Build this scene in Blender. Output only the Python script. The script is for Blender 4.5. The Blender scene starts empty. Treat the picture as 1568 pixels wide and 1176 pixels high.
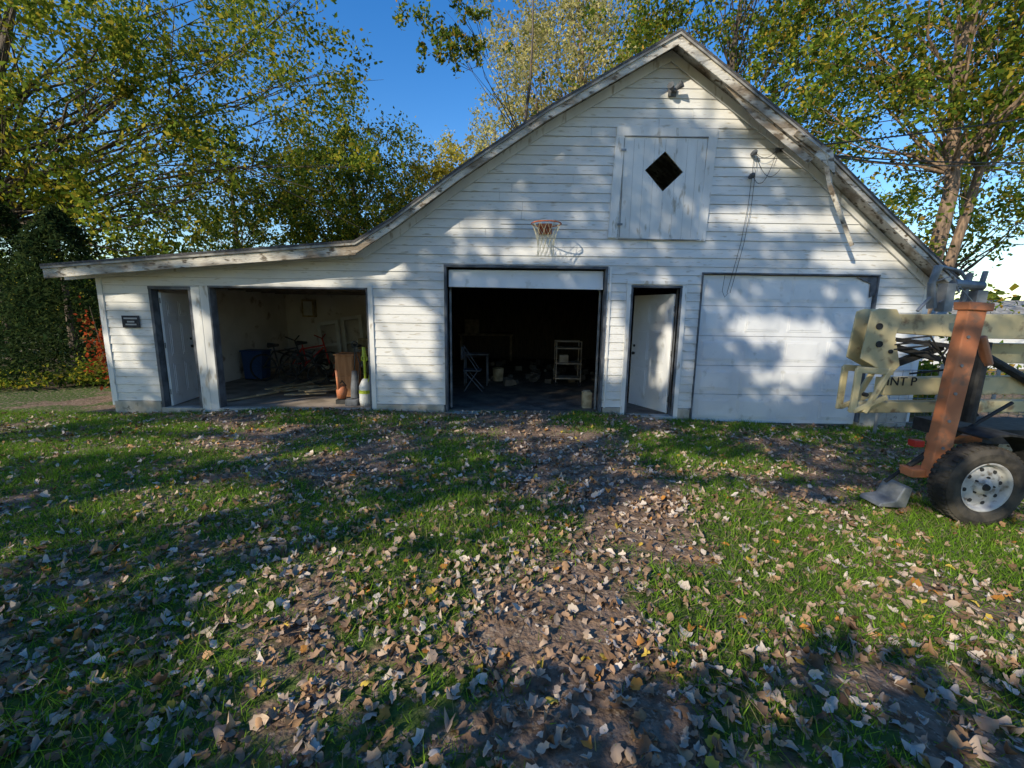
import bpy, math, random
import numpy as np
from mathutils import Matrix, Vector, noise
random.seed(7); rng=np.random.default_rng(7)
scene=bpy.context.scene
COL=scene.collection
def rad(a): return math.radians(a)

# ---------------------------------------------------------------- materials
def new_mat(name):
    m=bpy.data.materials.new(name); m.use_nodes=True
    nt=m.node_tree; b=nt.nodes['Principled BSDF']; return m,nt,b
def N(nt,t,**kw):
    n=nt.nodes.new(t)
    for k,v in kw.items(): setattr(n,k,v)
    return n
def c4(c): return (c[0],c[1],c[2],1)
def mat_noise(name,c1,c2,scale=5,rough=.8,lo=.4,hi=.6,stretch=(1,1,1),bump=.0,bscale=None,c3=None,s3=20,lo3=.6,hi3=.7,metal=0,detail=5):
    m,nt,b=new_mat(name)
    tc=N(nt,'ShaderNodeTexCoord'); mp=N(nt,'ShaderNodeMapping'); mp.inputs['Scale'].default_value=stretch
    nt.links.new(tc.outputs['Object'],mp.inputs['Vector'])
    n=N(nt,'ShaderNodeTexNoise'); n.inputs['Scale'].default_value=scale; n.inputs['Detail'].default_value=detail
    nt.links.new(mp.outputs[0],n.inputs['Vector'])
    r=N(nt,'ShaderNodeValToRGB'); r.color_ramp.elements[0].position=lo; r.color_ramp.elements[1].position=hi
    r.color_ramp.elements[0].color=c4(c1); r.color_ramp.elements[1].color=c4(c2)
    nt.links.new(n.outputs['Fac'],r.inputs['Fac']); out=r.outputs['Color']
    if c3:
        n3=N(nt,'ShaderNodeTexNoise'); n3.inputs['Scale'].default_value=s3; n3.inputs['Detail'].default_value=6
        nt.links.new(mp.outputs[0],n3.inputs['Vector'])
        r3=N(nt,'ShaderNodeValToRGB'); r3.color_ramp.elements[0].position=lo3; r3.color_ramp.elements[1].position=hi3
        nt.links.new(n3.outputs['Fac'],r3.inputs['Fac'])
        mx=N(nt,'ShaderNodeMixRGB'); mx.inputs['Color2'].default_value=c4(c3)
        nt.links.new(r3.outputs['Color'],mx.inputs['Fac']); nt.links.new(out,mx.inputs['Color1']); out=mx.outputs['Color']
    nt.links.new(out,b.inputs['Base Color'])
    b.inputs['Roughness'].default_value=rough; b.inputs['Metallic'].default_value=metal
    if bump:
        nb=N(nt,'ShaderNodeTexNoise'); nb.inputs['Scale'].default_value=bscale or scale*4; nb.inputs['Detail'].default_value=4
        nt.links.new(mp.outputs[0],nb.inputs['Vector'])
        bp=N(nt,'ShaderNodeBump'); bp.inputs['Strength'].default_value=bump; bp.inputs['Distance'].default_value=.02
        nt.links.new(nb.outputs['Fac'],bp.inputs['Height']); nt.links.new(bp.outputs[0],b.inputs['Normal'])
    return m
def mat_vcol(name,trans=.35):
    m=bpy.data.materials.new(name); m.use_nodes=True; nt=m.node_tree; nt.nodes.remove(nt.nodes['Principled BSDF'])
    a=N(nt,'ShaderNodeAttribute'); a.attribute_name='Col'
    d=N(nt,'ShaderNodeBsdfDiffuse'); nt.links.new(a.outputs['Color'],d.inputs['Color']); out=d.outputs[0]
    if trans:
        t=N(nt,'ShaderNodeBsdfTranslucent'); hs=N(nt,'ShaderNodeHueSaturation'); hs.inputs['Value'].default_value=1.5
        nt.links.new(a.outputs['Color'],hs.inputs['Color']); nt.links.new(hs.outputs[0],t.inputs['Color'])
        mx=N(nt,'ShaderNodeMixShader'); mx.inputs[0].default_value=trans
        nt.links.new(out,mx.inputs[1]); nt.links.new(t.outputs[0],mx.inputs[2]); out=mx.outputs[0]
    nt.links.new(out,nt.nodes['Material Output'].inputs['Surface'])
    return m
M={}
M['siding']=mat_noise('white_siding_paint',(.64,.635,.62),(.76,.755,.74),scale=1.3,lo=.3,hi=.6,stretch=(.6,1,3),bump=.25,bscale=30,c3=(.44,.40,.33),s3=9,lo3=.59,hi3=.73)
M['gap']=mat_noise('siding_gap_shade',(.20,.19,.18),(.4,.39,.37),scale=2.5)  # dark colour paints the shadow lines between siding courses
M['trim']=mat_noise('white_trim_paint',(.66,.655,.64),(.78,.775,.76),scale=3,stretch=(1,1,.3),bump=.2,c3=(.44,.40,.34),s3=12,lo3=.60,hi3=.7)
M['fascia']=mat_noise('peeling_fascia',(.24,.19,.14),(.62,.58,.51),scale=3.2,lo=.38,hi=.54,stretch=(.6,1,1.5),bump=.6,bscale=25,c3=(.13,.10,.07),s3=11,lo3=.55,hi3=.64)
M['door']=mat_noise('white_door_paint',(.70,.71,.73),(.78,.79,.80),scale=2,rough=.5,c3=(.60,.60,.59),s3=6)
M['jamb']=mat_noise('dark_jamb',(.07,.075,.085),(.14,.15,.17),scale=6)
M['shingle']=mat_noise('asphalt_shingle',(.05,.05,.05),(.11,.10,.10),scale=20,bump=.4)
M['edge']=mat_noise('roof_edge_metal',(.20,.19,.18),(.42,.40,.36),scale=4,c3=(.2,.15,.1),s3=9)
M['concrete']=mat_noise('old_concrete',(.34,.31,.26),(.50,.46,.40),scale=4,bump=.4,c3=(.2,.18,.15),s3=12)
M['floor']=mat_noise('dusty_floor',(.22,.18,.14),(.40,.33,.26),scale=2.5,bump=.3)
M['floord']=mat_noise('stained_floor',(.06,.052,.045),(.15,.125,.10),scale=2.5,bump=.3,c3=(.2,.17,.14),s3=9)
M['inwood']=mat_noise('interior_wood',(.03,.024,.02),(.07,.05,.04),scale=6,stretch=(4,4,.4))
M['joist']=mat_noise('shed_joist_wood',(.14,.11,.08),(.26,.20,.15),scale=6)
M['inwall']=mat_noise('interior_plasterboard',(.62,.58,.53),(.76,.72,.67),scale=1.2,c3=(.34,.27,.22),s3=3)
M['black']=mat_noise('black_rubber',(.012,.012,.012),(.03,.03,.03),scale=15,rough=.7)
M['tyre']=mat_noise('dusty_tyre',(.018,.017,.016),(.07,.06,.048),scale=7,rough=.9,bump=.3)
M['steel']=mat_noise('steel_wheel_paint',(.34,.34,.35),(.50,.50,.50),scale=9,rough=.5,c3=(.17,.14,.11),s3=14,lo3=.54,hi3=.66)
M['cream']=mat_noise('cream_paint',(.50,.42,.23),(.62,.53,.31),scale=3,rough=.5,c3=(.25,.18,.10),s3=9,lo3=.58,hi3=.70,bump=.1)
M['orange']=mat_noise('orange_paint',(.46,.16,.07),(.58,.22,.10),scale=3,rough=.6,c3=(.3,.15,.09),s3=10,lo3=.54,hi3=.66)
M['grey']=mat_noise('grey_metal',(.16,.17,.18),(.3,.31,.32),scale=6,rough=.5,metal=.3)
M['red']=mat_noise('red_plastic',(.4,.02,.015),(.5,.04,.03),scale=6,rough=.4)
M['rust']=mat_noise('rusty_orange_metal',(.35,.08,.03),(.5,.14,.05),scale=15)
M['net']=mat_noise('old_net',(.5,.44,.25),(.65,.6,.42),scale=15)
M['bark']=mat_noise('tree_bark',(.05,.038,.03),(.15,.115,.085),scale=5,stretch=(3,3,.6),bump=.8,bscale=14)
M['barkpale']=mat_noise('pale_bark',(.11,.075,.05),(.27,.18,.115),scale=5,stretch=(3,3,.6),bump=.6,bscale=14)
M['blue']=mat_noise('blue_plastic',(.02,.06,.18),(.03,.08,.22),scale=4,rough=.4)
M['ply']=mat_noise('plywood_brown',(.30,.14,.06),(.42,.21,.10),scale=4,stretch=(4,4,.5))
M['lime']=mat_noise('lime_plastic',(.40,.50,.03),(.5,.58,.05),scale=4,rough=.4)
M['signm']=mat_noise('black_sign_face',(.02,.02,.025),(.05,.05,.06),scale=12)
M['signw']=mat_noise('sign_lettering',(.45,.45,.45),(.55,.5,.5),scale=12)
M['plastic']=mat_noise('white_plastic',(.6,.6,.58),(.7,.7,.68),scale=4,rough=.4)
M['tan']=mat_noise('tan_picture',(.3,.22,.12),(.5,.4,.25),scale=8)
M['leaf']=mat_vcol('tree_leaf',.42)
M['litter']=mat_vcol('dry_leaf',0)
M['grass']=mat_vcol('grass_blade',.3)

# ---------------------------------------------------------------- mesh builder
class MB:
    def __init__(s): s.v=[]; s.f=[]
    def add(s,v,f):
        o=len(s.v); s.v+= [tuple(p) for p in v]; s.f+=[tuple(i+o for i in q) for q in f]
    def box(s,x0,x1,y0,y1,z0,z1):
        s.add([(x0,y0,z0),(x1,y0,z0),(x1,y1,z0),(x0,y1,z0),(x0,y0,z1),(x1,y0,z1),(x1,y1,z1),(x0,y1,z1)],
              [(0,3,2,1),(4,5,6,7),(0,1,5,4),(1,2,6,5),(2,3,7,6),(3,0,4,7)])
    def obox(s,c,size,mat):
        v=[]
        for z in(-.5,.5):
            for x,y in((-.5,-.5),(.5,-.5),(.5,.5),(-.5,.5)):
                v.append(Vector(c)+mat@Vector((x*size[0],y*size[1],z*size[2])))
        s.add(v,[(0,3,2,1),(4,5,6,7),(0,1,5,4),(1,2,6,5),(2,3,7,6),(3,0,4,7)])
    def prism(s,poly,y0,y1):
        n=len(poly); a=sum(poly[i][0]*poly[(i+1)%n][1]-poly[(i+1)%n][0]*poly[i][1] for i in range(n))
        if a<0: poly=poly[::-1]
        v=[(p[0],y0,p[1]) for p in poly]+[(p[0],y1,p[1]) for p in poly]
        s.add(v,[tuple(range(n)),tuple(range(2*n-1,n-1,-1))]+[(i,i+n,(i+1)%n+n,(i+1)%n) for i in range(n)])
    def tube(s,pts,rs,n=8,closed=False,cap=True):
        pts=[Vector(p) for p in pts]; m=len(pts)
        if not hasattr(rs,'__len__'): rs=[rs]*m
        o=len(s.v); up=None
        for i,p in enumerate(pts):
            if closed: d=pts[(i+1)%m]-pts[i-1]
            else: d=(pts[min(i+1,m-1)]-pts[max(i-1,0)])
            if d.length<1e-9: d=Vector((0,0,1))
            d.normalize()
            if up is None:
                up=Vector((0,0,1)) if abs(d.z)<.9 else Vector((1,0,0))
            u=(up-d*up.dot(d)); 
            if u.length<1e-6: u=d.orthogonal()
            u.normalize(); up=u; w=d.cross(u)
            for k in range(n):
                a=2*math.pi*k/n; q=p+(u*math.cos(a)+w*math.sin(a))*rs[i]; s.v.append(tuple(q))
        for i in range(m if closed else m-1):
            for k in range(n):
                a=o+i*n+k; b=o+i*n+(k+1)%n; j=(i+1)%m
                c=o+j*n+(k+1)%n; d=o+j*n+k
                s.f.append((a,b,c,d))
        if cap and not closed:
            s.f.append(tuple(o+k for k in range(n-1,-1,-1))); s.f.append(tuple(o+(m-1)*n+k for k in range(n)))
    def ring(s,c,R,r,axis='Y',n=24,k=8):
        pts=[]
        for i in range(n):
            a=2*math.pi*i/n; x,y=R*math.cos(a),R*math.sin(a)
            d={'Y':(x,0,y),'Z':(x,y,0),'X':(0,x,y)}[axis]; pts.append(Vector(c)+Vector(d))
        s.tube(pts,r,k,closed=True)
    def lathe(s,prof,c,n=36):
        o=len(s.v); m=len(prof)
        for r,y in prof:
            for k in range(n):
                a=2*math.pi*k/n; s.v.append((c[0]+r*math.cos(a),c[1]+y,c[2]+r*math.sin(a)))
        for i in range(m-1):
            for k in range(n):
                s.f.append((o+i*n+k,o+i*n+(k+1)%n,o+(i+1)*n+(k+1)%n,o+(i+1)*n+k))
    def obj(s,name,mat,parent=None,smooth=False,bevel=0):
        me=bpy.data.meshes.new(name); me.from_pydata(s.v,[],s.f); me.update()
        me.materials.append(M[mat] if isinstance(mat,str) else mat)
        o=bpy.data.objects.new(name,me); COL.objects.link(o)
        if smooth: me.polygons.foreach_set('use_smooth',[True]*len(me.polygons))
        if parent: o.parent=parent
        if bevel:
            b=o.modifiers.new('bev','BEVEL'); b.width=bevel; b.segments=2; b.limit_method='ANGLE'
        return o
def empty(name):
    e=bpy.data.objects.new(name,None); COL.objects.link(e); return e
def np_mesh(name,V,F,mat,parent=None,col=None):
    me=bpy.data.meshes.new(name); nf,k=F.shape
    me.vertices.add(len(V)); me.vertices.foreach_set('co',V.astype(np.float32).ravel())
    me.loops.add(nf*k); me.loops.foreach_set('vertex_index',F.astype(np.int32).ravel())
    me.polygons.add(nf); me.polygons.foreach_set('loop_start',np.arange(0,nf*k,k,dtype=np.int32))
    me.polygons.foreach_set('loop_total',np.full(nf,k,dtype=np.int32))
    me.update(calc_edges=True); me.validate()
    if col is not None:
        a=me.color_attributes.new('Col','FLOAT_COLOR','POINT')
        c=np.ones((len(V),4),np.float32); c[:,:3]=col; a.data.foreach_set('color',c.ravel())
    me.materials.append(M[mat]); o=bpy.data.objects.new(name,me); COL.objects.link(o)
    if parent: o.parent=parent
    return o

# ---------------------------------------------------------------- lawn fields
GB=[(-.7,-4.85,.5,1.),(1.05,-5.05,.4,1.2),(2.3,-4.2,.9,1.),(-.5,-3.85,.5,1.2),(2.3,-2.6,.7,1.),(-2.9,-3.6,.8,.8),(-1.2,-2.2,1.0,.5),(.1,-4.3,.4,.4),(3.4,-4.4,.9,.6),(-5,-2.1,1.6,.5),(1.6,-4.8,.4,.7),(-9,0,2.5,.5)]
DB=[(.45,-4.85,.40),(.2,-5.2,.25),(.75,-4.2,.45),(1.0,-3.6,.45),(1.3,-3.1,.5),(.9,-2.5,.45),(.6,-1.9,.4),(.3,-1.3,.45),(.2,-.6,.65),(-3.6,-2.9,.5),(-5.5,-4,.6),(-4.0,-.5,.5),(2.2,-.4,.4)]
def grassy(x,y):
    g_=noise.noise(Vector((x*.9,y*.9,40)))+.6*noise.noise(Vector((x*3.1,y*3.1,50)))
    g_=.50+1.35*g_+sum(w*math.exp(-((x-a)**2+(y-b_)**2)/(r*r)) for a,b_,r,w in GB)*.8
    g_-=sum(.75*math.exp(-((x-a)**2+(y-b_)**2)/(r*r)) for a,b_,r in DB)
    return g_
# ---------------------------------------------------------------- terrain
def sm(t): t=max(0,min(1,t)); return t*t*(3-2*t)
def gh(x,y):
    h=-.12*sm((-x-4.3)/2.2)-.17*sm((x-1)/4.5)-.03
    h+=.035*noise.noise(Vector((x*.5,y*.5,0)))+.02*noise.noise(Vector((x*1.7,y*1.7,3)))
    if y>.05: h-=.12*sm((y-.05)/.4)*(1 if -6.9<x<6.9 and y<9.3 else 0)
    return h
def axis_pts(lo,hi,flo,fhi,st,big):
    a=list(np.arange(flo,fhi+1e-6,st)); x=fhi; s=st
    while x<hi: s=min(s*1.5,big); x+=s; a.append(x)
    x=flo; s=st; pre=[]
    while x>lo: s=min(s*1.5,big); x-=s; pre.append(x)
    return pre[::-1]+a
xs=axis_pts(-300,300,-11,9,.10,60); ys=axis_pts(-60,500,-8,2,.10,60)
V=[(x,y,gh(x,y)) for y in ys for x in xs]; nx=len(xs)
F=[(j*nx+i,j*nx+i+1,(j+1)*nx+i+1,(j+1)*nx+i) for j in range(len(ys)-1) for i in range(nx-1)]
m,nt,b=new_mat('lawn_soil'); M['lawn']=m
tc=N(nt,'ShaderNodeTexCoord')
def nz(s,d=5):
    n=N(nt,'ShaderNodeTexNoise'); n.inputs['Scale'].default_value=s; n.inputs['Detail'].default_value=d; nt.links.new(tc.outputs['Object'],n.inputs['Vector']); return n
def rmp(inp,lo,hi,a=(0,0,0),bb=(1,1,1)):
    r=N(nt,'ShaderNodeValToRGB'); r.color_ramp.elements[0].position=lo; r.color_ramp.elements[1].position=hi
    r.color_ramp.elements[0].color=c4(a); r.color_ramp.elements[1].color=c4(bb); nt.links.new(inp,r.inputs['Fac']); return r.outputs['Color']
def mix(f,a,bb):
    x=N(nt,'ShaderNodeMixRGB'); nt.links.new(f,x.inputs['Fac'])
    for k,vv in(('Color1',a),('Color2',bb)):
        if isinstance(vv,tuple): x.inputs[k].default_value=c4(vv)
        else: nt.links.new(vv,x.inputs[k])
    return x.outputs['Color']
soil=rmp(nz(14).outputs['Fac'],.35,.65,(.13,.088,.06),(.30,.205,.145))
green=rmp(nz(30).outputs['Fac'],.3,.7,(.05,.075,.018),(.10,.15,.035))
at=N(nt,'ShaderNodeAttribute'); at.attribute_name='turf'
ad=N(nt,'ShaderNodeMath',operation='MULTIPLY_ADD'); nt.links.new(nz(9,7).outputs['Fac'],ad.inputs[0]); ad.inputs[1].default_value=1.1; nt.links.new(at.outputs['Fac'],ad.inputs[2])
base=mix(rmp(ad.outputs[0],.72,.92),soil,green)
lf=rmp(nz(70,3).outputs['Fac'],.35,.65,(.14,.09,.06),(.40,.31,.23))
base=mix(rmp(nz(24,7).outputs['Fac'],.55,.59),base,lf)
nt.links.new(base,b.inputs['Base Color']); b.inputs['Roughness'].default_value=.95; b.inputs['Specular IOR Level'].default_value=.15
bp=N(nt,'ShaderNodeBump'); bp.inputs['Strength'].default_value=.9; bp.inputs['Distance'].default_value=.03
nt.links.new(nz(26,6).outputs['Fac'],bp.inputs['Height']); nt.links.new(bp.outputs[0],b.inputs['Normal'])
g=MB(); g.v=V; g.f=F; go=g.obj('ground','lawn',smooth=True)
ta=go.data.attributes.new('turf','FLOAT','POINT'); ta.data.foreach_set('value',[max(0,min(1,grassy(p[0],p[1])))*.6 for p in V])

# ---------------------------------------------------------------- building
B=empty('white_barn_garage')
PR=[(-7.3,2.28),(-4.9,2.49),(-2.43,2.70),(-1.86,3.04),(-.86,3.75),(.48,4.61),(2.32,5.63),(4.57,4.11),(5.54,3.32),(6.95,2.2)]
def T(x):
    for (a,za),(b_,zb) in zip(PR,PR[1:]):
        if a<=x<=b_: return za+(zb-za)*(x-a)/(b_-a)-.09
    return 0
def xL(z):
    if z<=T(-6.78): return -6.78
    for (a,za),(b_,zb) in zip(PR[:7],PR[1:7]):
        if za-.09<=z<=zb-.09: return a+(b_-a)*(z-za+.09)/(zb-za)
    return 2.32
def xR(z):
    if z<=T(6.75): return 6.75
    for (a,za),(b_,zb) in zip(PR[6:],PR[7:]):
        if zb-.09<=z<=za-.09: return a+(b_-a)*(za-.09-z)/(za-zb)
    return 2.32
OPEN=[(-5.98,-5.28,-1,2.0),(-5.0,-2.4,-1,2.02),(-1.13,1.53,-1,2.4),(1.96,2.73,-1,2.1),(3.07,5.95,-1,2.33),(1.70,2.96,2.88,4.34)]
sd=MB(); gp=MB(); P=.138
zz=sorted(set([round(.08+i*P,4) for i in range(41)]+[o[3] for o in OPEN if o[3]>0]+[2.88]))
for z0,z1 in zip(zz,zz[1:]):
    if z1>5.54: break
    k=math.floor((z0-.08)/P+1e-4); cb=.08+k*P
    f0=(z0-cb)/P; f1=(z1-cb)/P
    y0=-.020+.012*f0; y1=-.020+.012*f1
    gapz=z0+(.005 if abs(f0)<.02 else 0)
    cuts=sorted([(o[0],o[1]) for o in OPEN if o[2]<=z0+1e-4 and o[3]>=z1-1e-4])
    pieces=[]
    left=(xL(z0),xL(z1)); right=(xR(z0),xR(z1))
    curL=left
    for c in cuts:
        if c[0]>curL[0]: pieces.append((curL,(c[0],c[0])))
        curL=(c[1],c[1])
    pieces.append((curL,right))
    for (l0,l1),(r0,r1) in pieces:
        js=[]; 
        if r0-l0>2.5:
            random.seed(int(z0*1000)+int(l0*10)); js=[random.uniform(max(l0,l1)+.6,min(r0,r1)-.6)]
        edges=[(l0,l1)]+[(j,j) for j in js]+[(r0,r1)]
        for (a0,a1),(b0,b1) in zip(edges,edges[1:]):
            g_=.0015 if js else 0
            w=random.uniform(-.003,.003); tl_=random.uniform(-.003,.002)
            sd.add([(a0+g_,y0+w,gapz),(b0-g_,y0+w,gapz+tl_*.3),(b0-g_,.05,gapz),(a0+g_,.05,gapz),(a1+g_,y1+w,z1),(b1-g_,y1+w,z1),(b1-g_,.05,z1),(a1+g_,.05,z1)],
              [(0,3,2,1),(4,5,6,7),(0,1,5,4),(1,2,6,5),(2,3,7,6),(3,0,4,7)])
        if gapz>z0: gp.box(l0,r0,.0,.05,z0-.001,gapz+.001)  # strip carrying the shade under each board in its colour
sd.obj('siding','siding',B); gp.obj('siding_gap_shade_strips','gap',B)
random.seed(3)
fd=MB()
for x0,x1 in((-6.80,-6.0),(-5.26,-5.02),(-2.38,-1.15),(1.55,1.94),(2.75,3.05),(5.97,6.78)):
    fd.box(x0,x1,-.035,.1,-.45,.078)
fd.obj('foundation','concrete',B,bevel=.01)
fl=MB(); fl.box(-6.7,-2.26,.10,9,-.3,-.03); fl.obj('shed_floor','floor',B)
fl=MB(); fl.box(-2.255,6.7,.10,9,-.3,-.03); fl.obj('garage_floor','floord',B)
sl=MB(); sl.box(-5,-2.4,-.06,.1,-.3,-.02); sl.box(-1.13,1.53,-.1,.1,-.3,-.045); sl.box(1.96,2.73,-.12,.1,-.3,-.05); sl.box(-5.98,-5.28,-.06,.1,-.3,-.025); sl.obj('door_sills','concrete',B,bevel=.01)
rf=MB()
def prof_strip(mb,prs,dz0,dz1,y0,y1):
    for (a,za),(b_,zb) in zip(prs,prs[1:]):
        mb.add([(a,y0,za+dz0),(b_,y0,zb+dz0),(b_,y1,zb+dz0),(a,y1,za+dz0),(a,y0,za+dz1),(b_,y0,zb+dz1),(b_,y1,zb+dz1),(a,y1,za+dz1)],
              [(0,3,2,1),(4,5,6,7),(0,1,5,4),(2,3,7,6)]+([(3,0,4,7)] if (a,za)==prs[0] else [])+([(1,2,6,5)] if (b_,zb)==prs[-1] else []))
prof_strip(rf,PR,-.02,.015,-.40,9.3); rf.obj('roof_shingles','shingle',B)
sf=MB(); prof_strip(sf,PR,-.06,-.024,-.345,9.2); sf.obj('roof_sheathing','fascia',B)
ed=MB(); prof_strip(ed,PR,-.055,-.021,-.395,-.372); ed.obj('drip_edge','edge',B)
fa=MB(); prof_strip(fa,PR[:3],-.20,-.03,-.368,-.346); prof_strip(fa,[(-2.43,2.68),(-1.86,3.04),(-.86,3.75),(.48,4.61),(2.33,5.63)],-.16,-.03,-.371,-.347)
prof_strip(fa,[(2.31,5.63),(4.57,4.11)],-.19,-.03,-.369,-.345)
prof_strip(fa,[(4.60,4.07),(5.54,3.30),(6.95,2.18)],-.13,-.045,-.370,-.346)
fa.obj('fascia_boards','fascia',B,bevel=.004)
fr=MB(); prof_strip(fr,PR[:3],-.20,-.075,-.06,-.03); prof_strip(fr,PR[2:7],-.22,-.075,-.055,-.028); prof_strip(fr,PR[6:],-.22,-.075,-.057,-.03); fr.obj('frieze_boards','trim',B)
hb=MB()
hb.tube([(4.55,-.40,4.05),(4.72,-.36,3.6),(5.22,-.30,2.75)],[.045,.04,.035],4)
hb.tube([(4.1,-.39,4.32),(4.62,-.40,3.98)],[.05,.04],4)
hb.prism([(4.50,4.14),(4.66,4.06),(4.74,3.72),(4.60,3.86),(4.40,4.0)],-.42,-.40)
hb.prism([(3.0,4.98),(4.45,3.98),(4.36,3.92),(3.5,4.52)],-.325,-.31)
hb.obj('broken_rake_board','fascia',B)
tr=MB()
tr.box(-6.83,-6.74,-.032,.06,.0,2.17); tr.box(6.72,6.82,-.034,.06,-.1,2.25)
tr.box(-5.285,-5.14,-.04,.09,-.1,2.01)
tr.box(-5.14,-5.00,-.036,.09,-.1,2.02)
tr.box(1.565,1.60,-.034,.0,0,2.4)
tr.box(1.86,1.93,-.036,.06,-.1,2.14); tr.box(2.76,2.84,-.036,.06,-.1,2.13); tr.box(1.86,2.84,-.040,.06,2.14,2.2)
tr.box(-2.39,-2.31,-.036,.09,0,2.06)
tr.prism([(1.56,4.50),(3.12,4.485),(3.12,4.37),(1.56,4.37)],-.045,.02)
tr.prism([(1.555,4.37),(1.69,4.37),(1.64,2.86),(1.50,2.86)],-.045,.02)
tr.prism([(2.98,4.37),(3.12,4.37),(3.06,2.83),(2.93,2.83)],-.045,.02)
tr.obj('trim_boards','trim',B,bevel=.003)
jm=MB()
def jamb(x0,x1,zt,w=.05,yb=.12):
    jm.box(x0-.002,x0+w,-.038,yb,-.12,zt-w); jm.box(x1-w,x1+.002,-.038,yb,-.12,zt-w); jm.box(x0-.004,x1+.004,-.042,yb,zt-w,zt+.004)
jamb(-5.98,-5.285,2.0,.045); jamb(-5.0,-2.39,2.02,.025); jamb(-1.13,1.53,2.41,.035); jamb(1.93,2.76,2.12,.03); jamb(3.07,5.95,2.34,.02)
jm.obj('door_jambs','jamb',B)
gd=MB(); R4=[(1.665,2.865),(2.955,2.835),(2.965,4.345),(1.695,4.36)]
DM=[(2.33,3.57),(2.63,3.86),(2.33,4.16),(2.03,3.88)]
y0,y1=-.034,-.004
v=[(x,y0,z) for x,z in R4+DM]+[(x,y1,z) for x,z in R4+DM]
f=[(0,1,4),(1,5,4),(1,2,5),(2,6,5),(2,3,6),(3,7,6),(3,0,7),(0,4,7)]
gd.add(v,f+[tuple(i+8 for i in q[::-1]) for q in f]+[(4,5,13,12),(5,6,14,13),(6,7,15,14),(7,4,12,15),(0,8,9,1),(1,9,10,2),(2,10,11,3),(3,11,8,0)])
gd.obj('hay_door','trim',B)
gr=MB()
for i,x in enumerate((1.84,2.0,2.16,2.33,2.50,2.67,2.82)):
    h=.30-abs(x-2.33)
    if h<=0: gr.box(x-.0015,x+.0015,-.0355,-.03,2.88,4.33)
    else:
        gr.box(x-.0015,x+.0015,-.0355,-.03,2.88,3.865-h); gr.box(x-.0015,x+.0015,-.0355,-.03,3.865+h,4.33)
gr.box(1.665,2.97,-.05,-.03,2.835,2.85); gr.box(1.68,2.98,-.048,-.03,4.357,4.372); gr.box(1.678,1.688,-.047,-.03,2.87,4.34)
gr.box(-.22,.85,-.024,-.01,3.045,3.055)  # painted shadow line across the siding by the hoop, not a door seam
gr.obj('hay_door_seams_and_shadow_line','gap',B)
hg=MB()
for z in(3.05,4.15): hg.box(1.64,1.72,-.056,-.046,z,z+.03)
hg.obj('hay_door_hinges','grey',B)
wl=MB(); wl.box(-6.79,-6.70,.06,9,-.3,2.22); wl.box(6.68,6.76,.06,9,-.3,2.3); wl.box(-6.7,6.7,8.9,9.0,-.3,2.3)
wl.obj('side_walls','siding',B)
iw=MB(); iw.box(-6.69,-2.3,5.5,5.56,-.05,2.5); iw.box(-6.69,-6.66,.07,5.5,-.05,2.2); iw.box(-2.31,-2.295,.12,5.5,-.05,2.5); iw.obj('interior_wallboard','inwall',B)
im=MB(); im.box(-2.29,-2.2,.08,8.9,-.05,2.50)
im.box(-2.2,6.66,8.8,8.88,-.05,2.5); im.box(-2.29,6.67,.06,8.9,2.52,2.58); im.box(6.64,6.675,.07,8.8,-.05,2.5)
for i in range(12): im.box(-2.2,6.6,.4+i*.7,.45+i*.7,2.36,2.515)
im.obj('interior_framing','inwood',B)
im=MB()
for i in range(8): im.box(-6.6,-2.32,.3+i*.65,.35+i*.65,2.08,2.22)
im.obj('shed_joists','joist',B)
od=MB(); 
od.add([(-1.07,.03,2.06),(1.48,.03,2.045),(1.48,.10,2.05),(-1.07,.10,2.06),(-1.07,.06,2.34),(1.48,.06,2.35),(1.48,.13,2.35),(-1.07,.13,2.34)],[(0,3,2,1),(4,5,6,7),(0,1,5,4),(1,2,6,5),(2,3,7,6),(3,0,4,7)])
od.box(-1.07,1.48,.2,2.5,2.30,2.34)
od.obj('raised_garage_door','door',B,bevel=.01)
tk=MB()
for x in(-1.06,1.46): tk.tube([(x,.16,0),(x,.16,2.0),(x,.35,2.25),(x,2.6,2.28)],.02,6)
tk.obj('door_tracks','grey',B)
cd=MB(); cx0,cx1,cz0,cz1=3.10,5.92,-.17,2.31
nr=5; rh=(cz1-cz0)/nr
for r in range(nr):
    a=cz0+r*rh; cd.box(cx0,cx1,.022,.06,a+.003,a+rh-.003)
    for c in range(4):
        w=(cx1-cx0)/4; x=cx0+c*w
        cd.box(x+.07,x+w-.07,.016,.0225,a+.08,a+rh-.08)
        cd.box(x+.10,x+w-.10,.010,.0165,a+.11,a+rh-.11)
cd.obj('closed_garage_door','door',B,bevel=.005)
bk=MB(); bk.box(3.08,5.94,.058,.075,-.2,2.32); bk.obj('garage_door_backing','gap',B)
wsn=MB(); wsn.prism([(5.60,2.30),(5.93,2.31),(5.93,2.02),(5.85,1.98),(5.84,2.2)],-.01,.004); wsn.obj('torn_weatherstrip','jamb',B)
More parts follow.
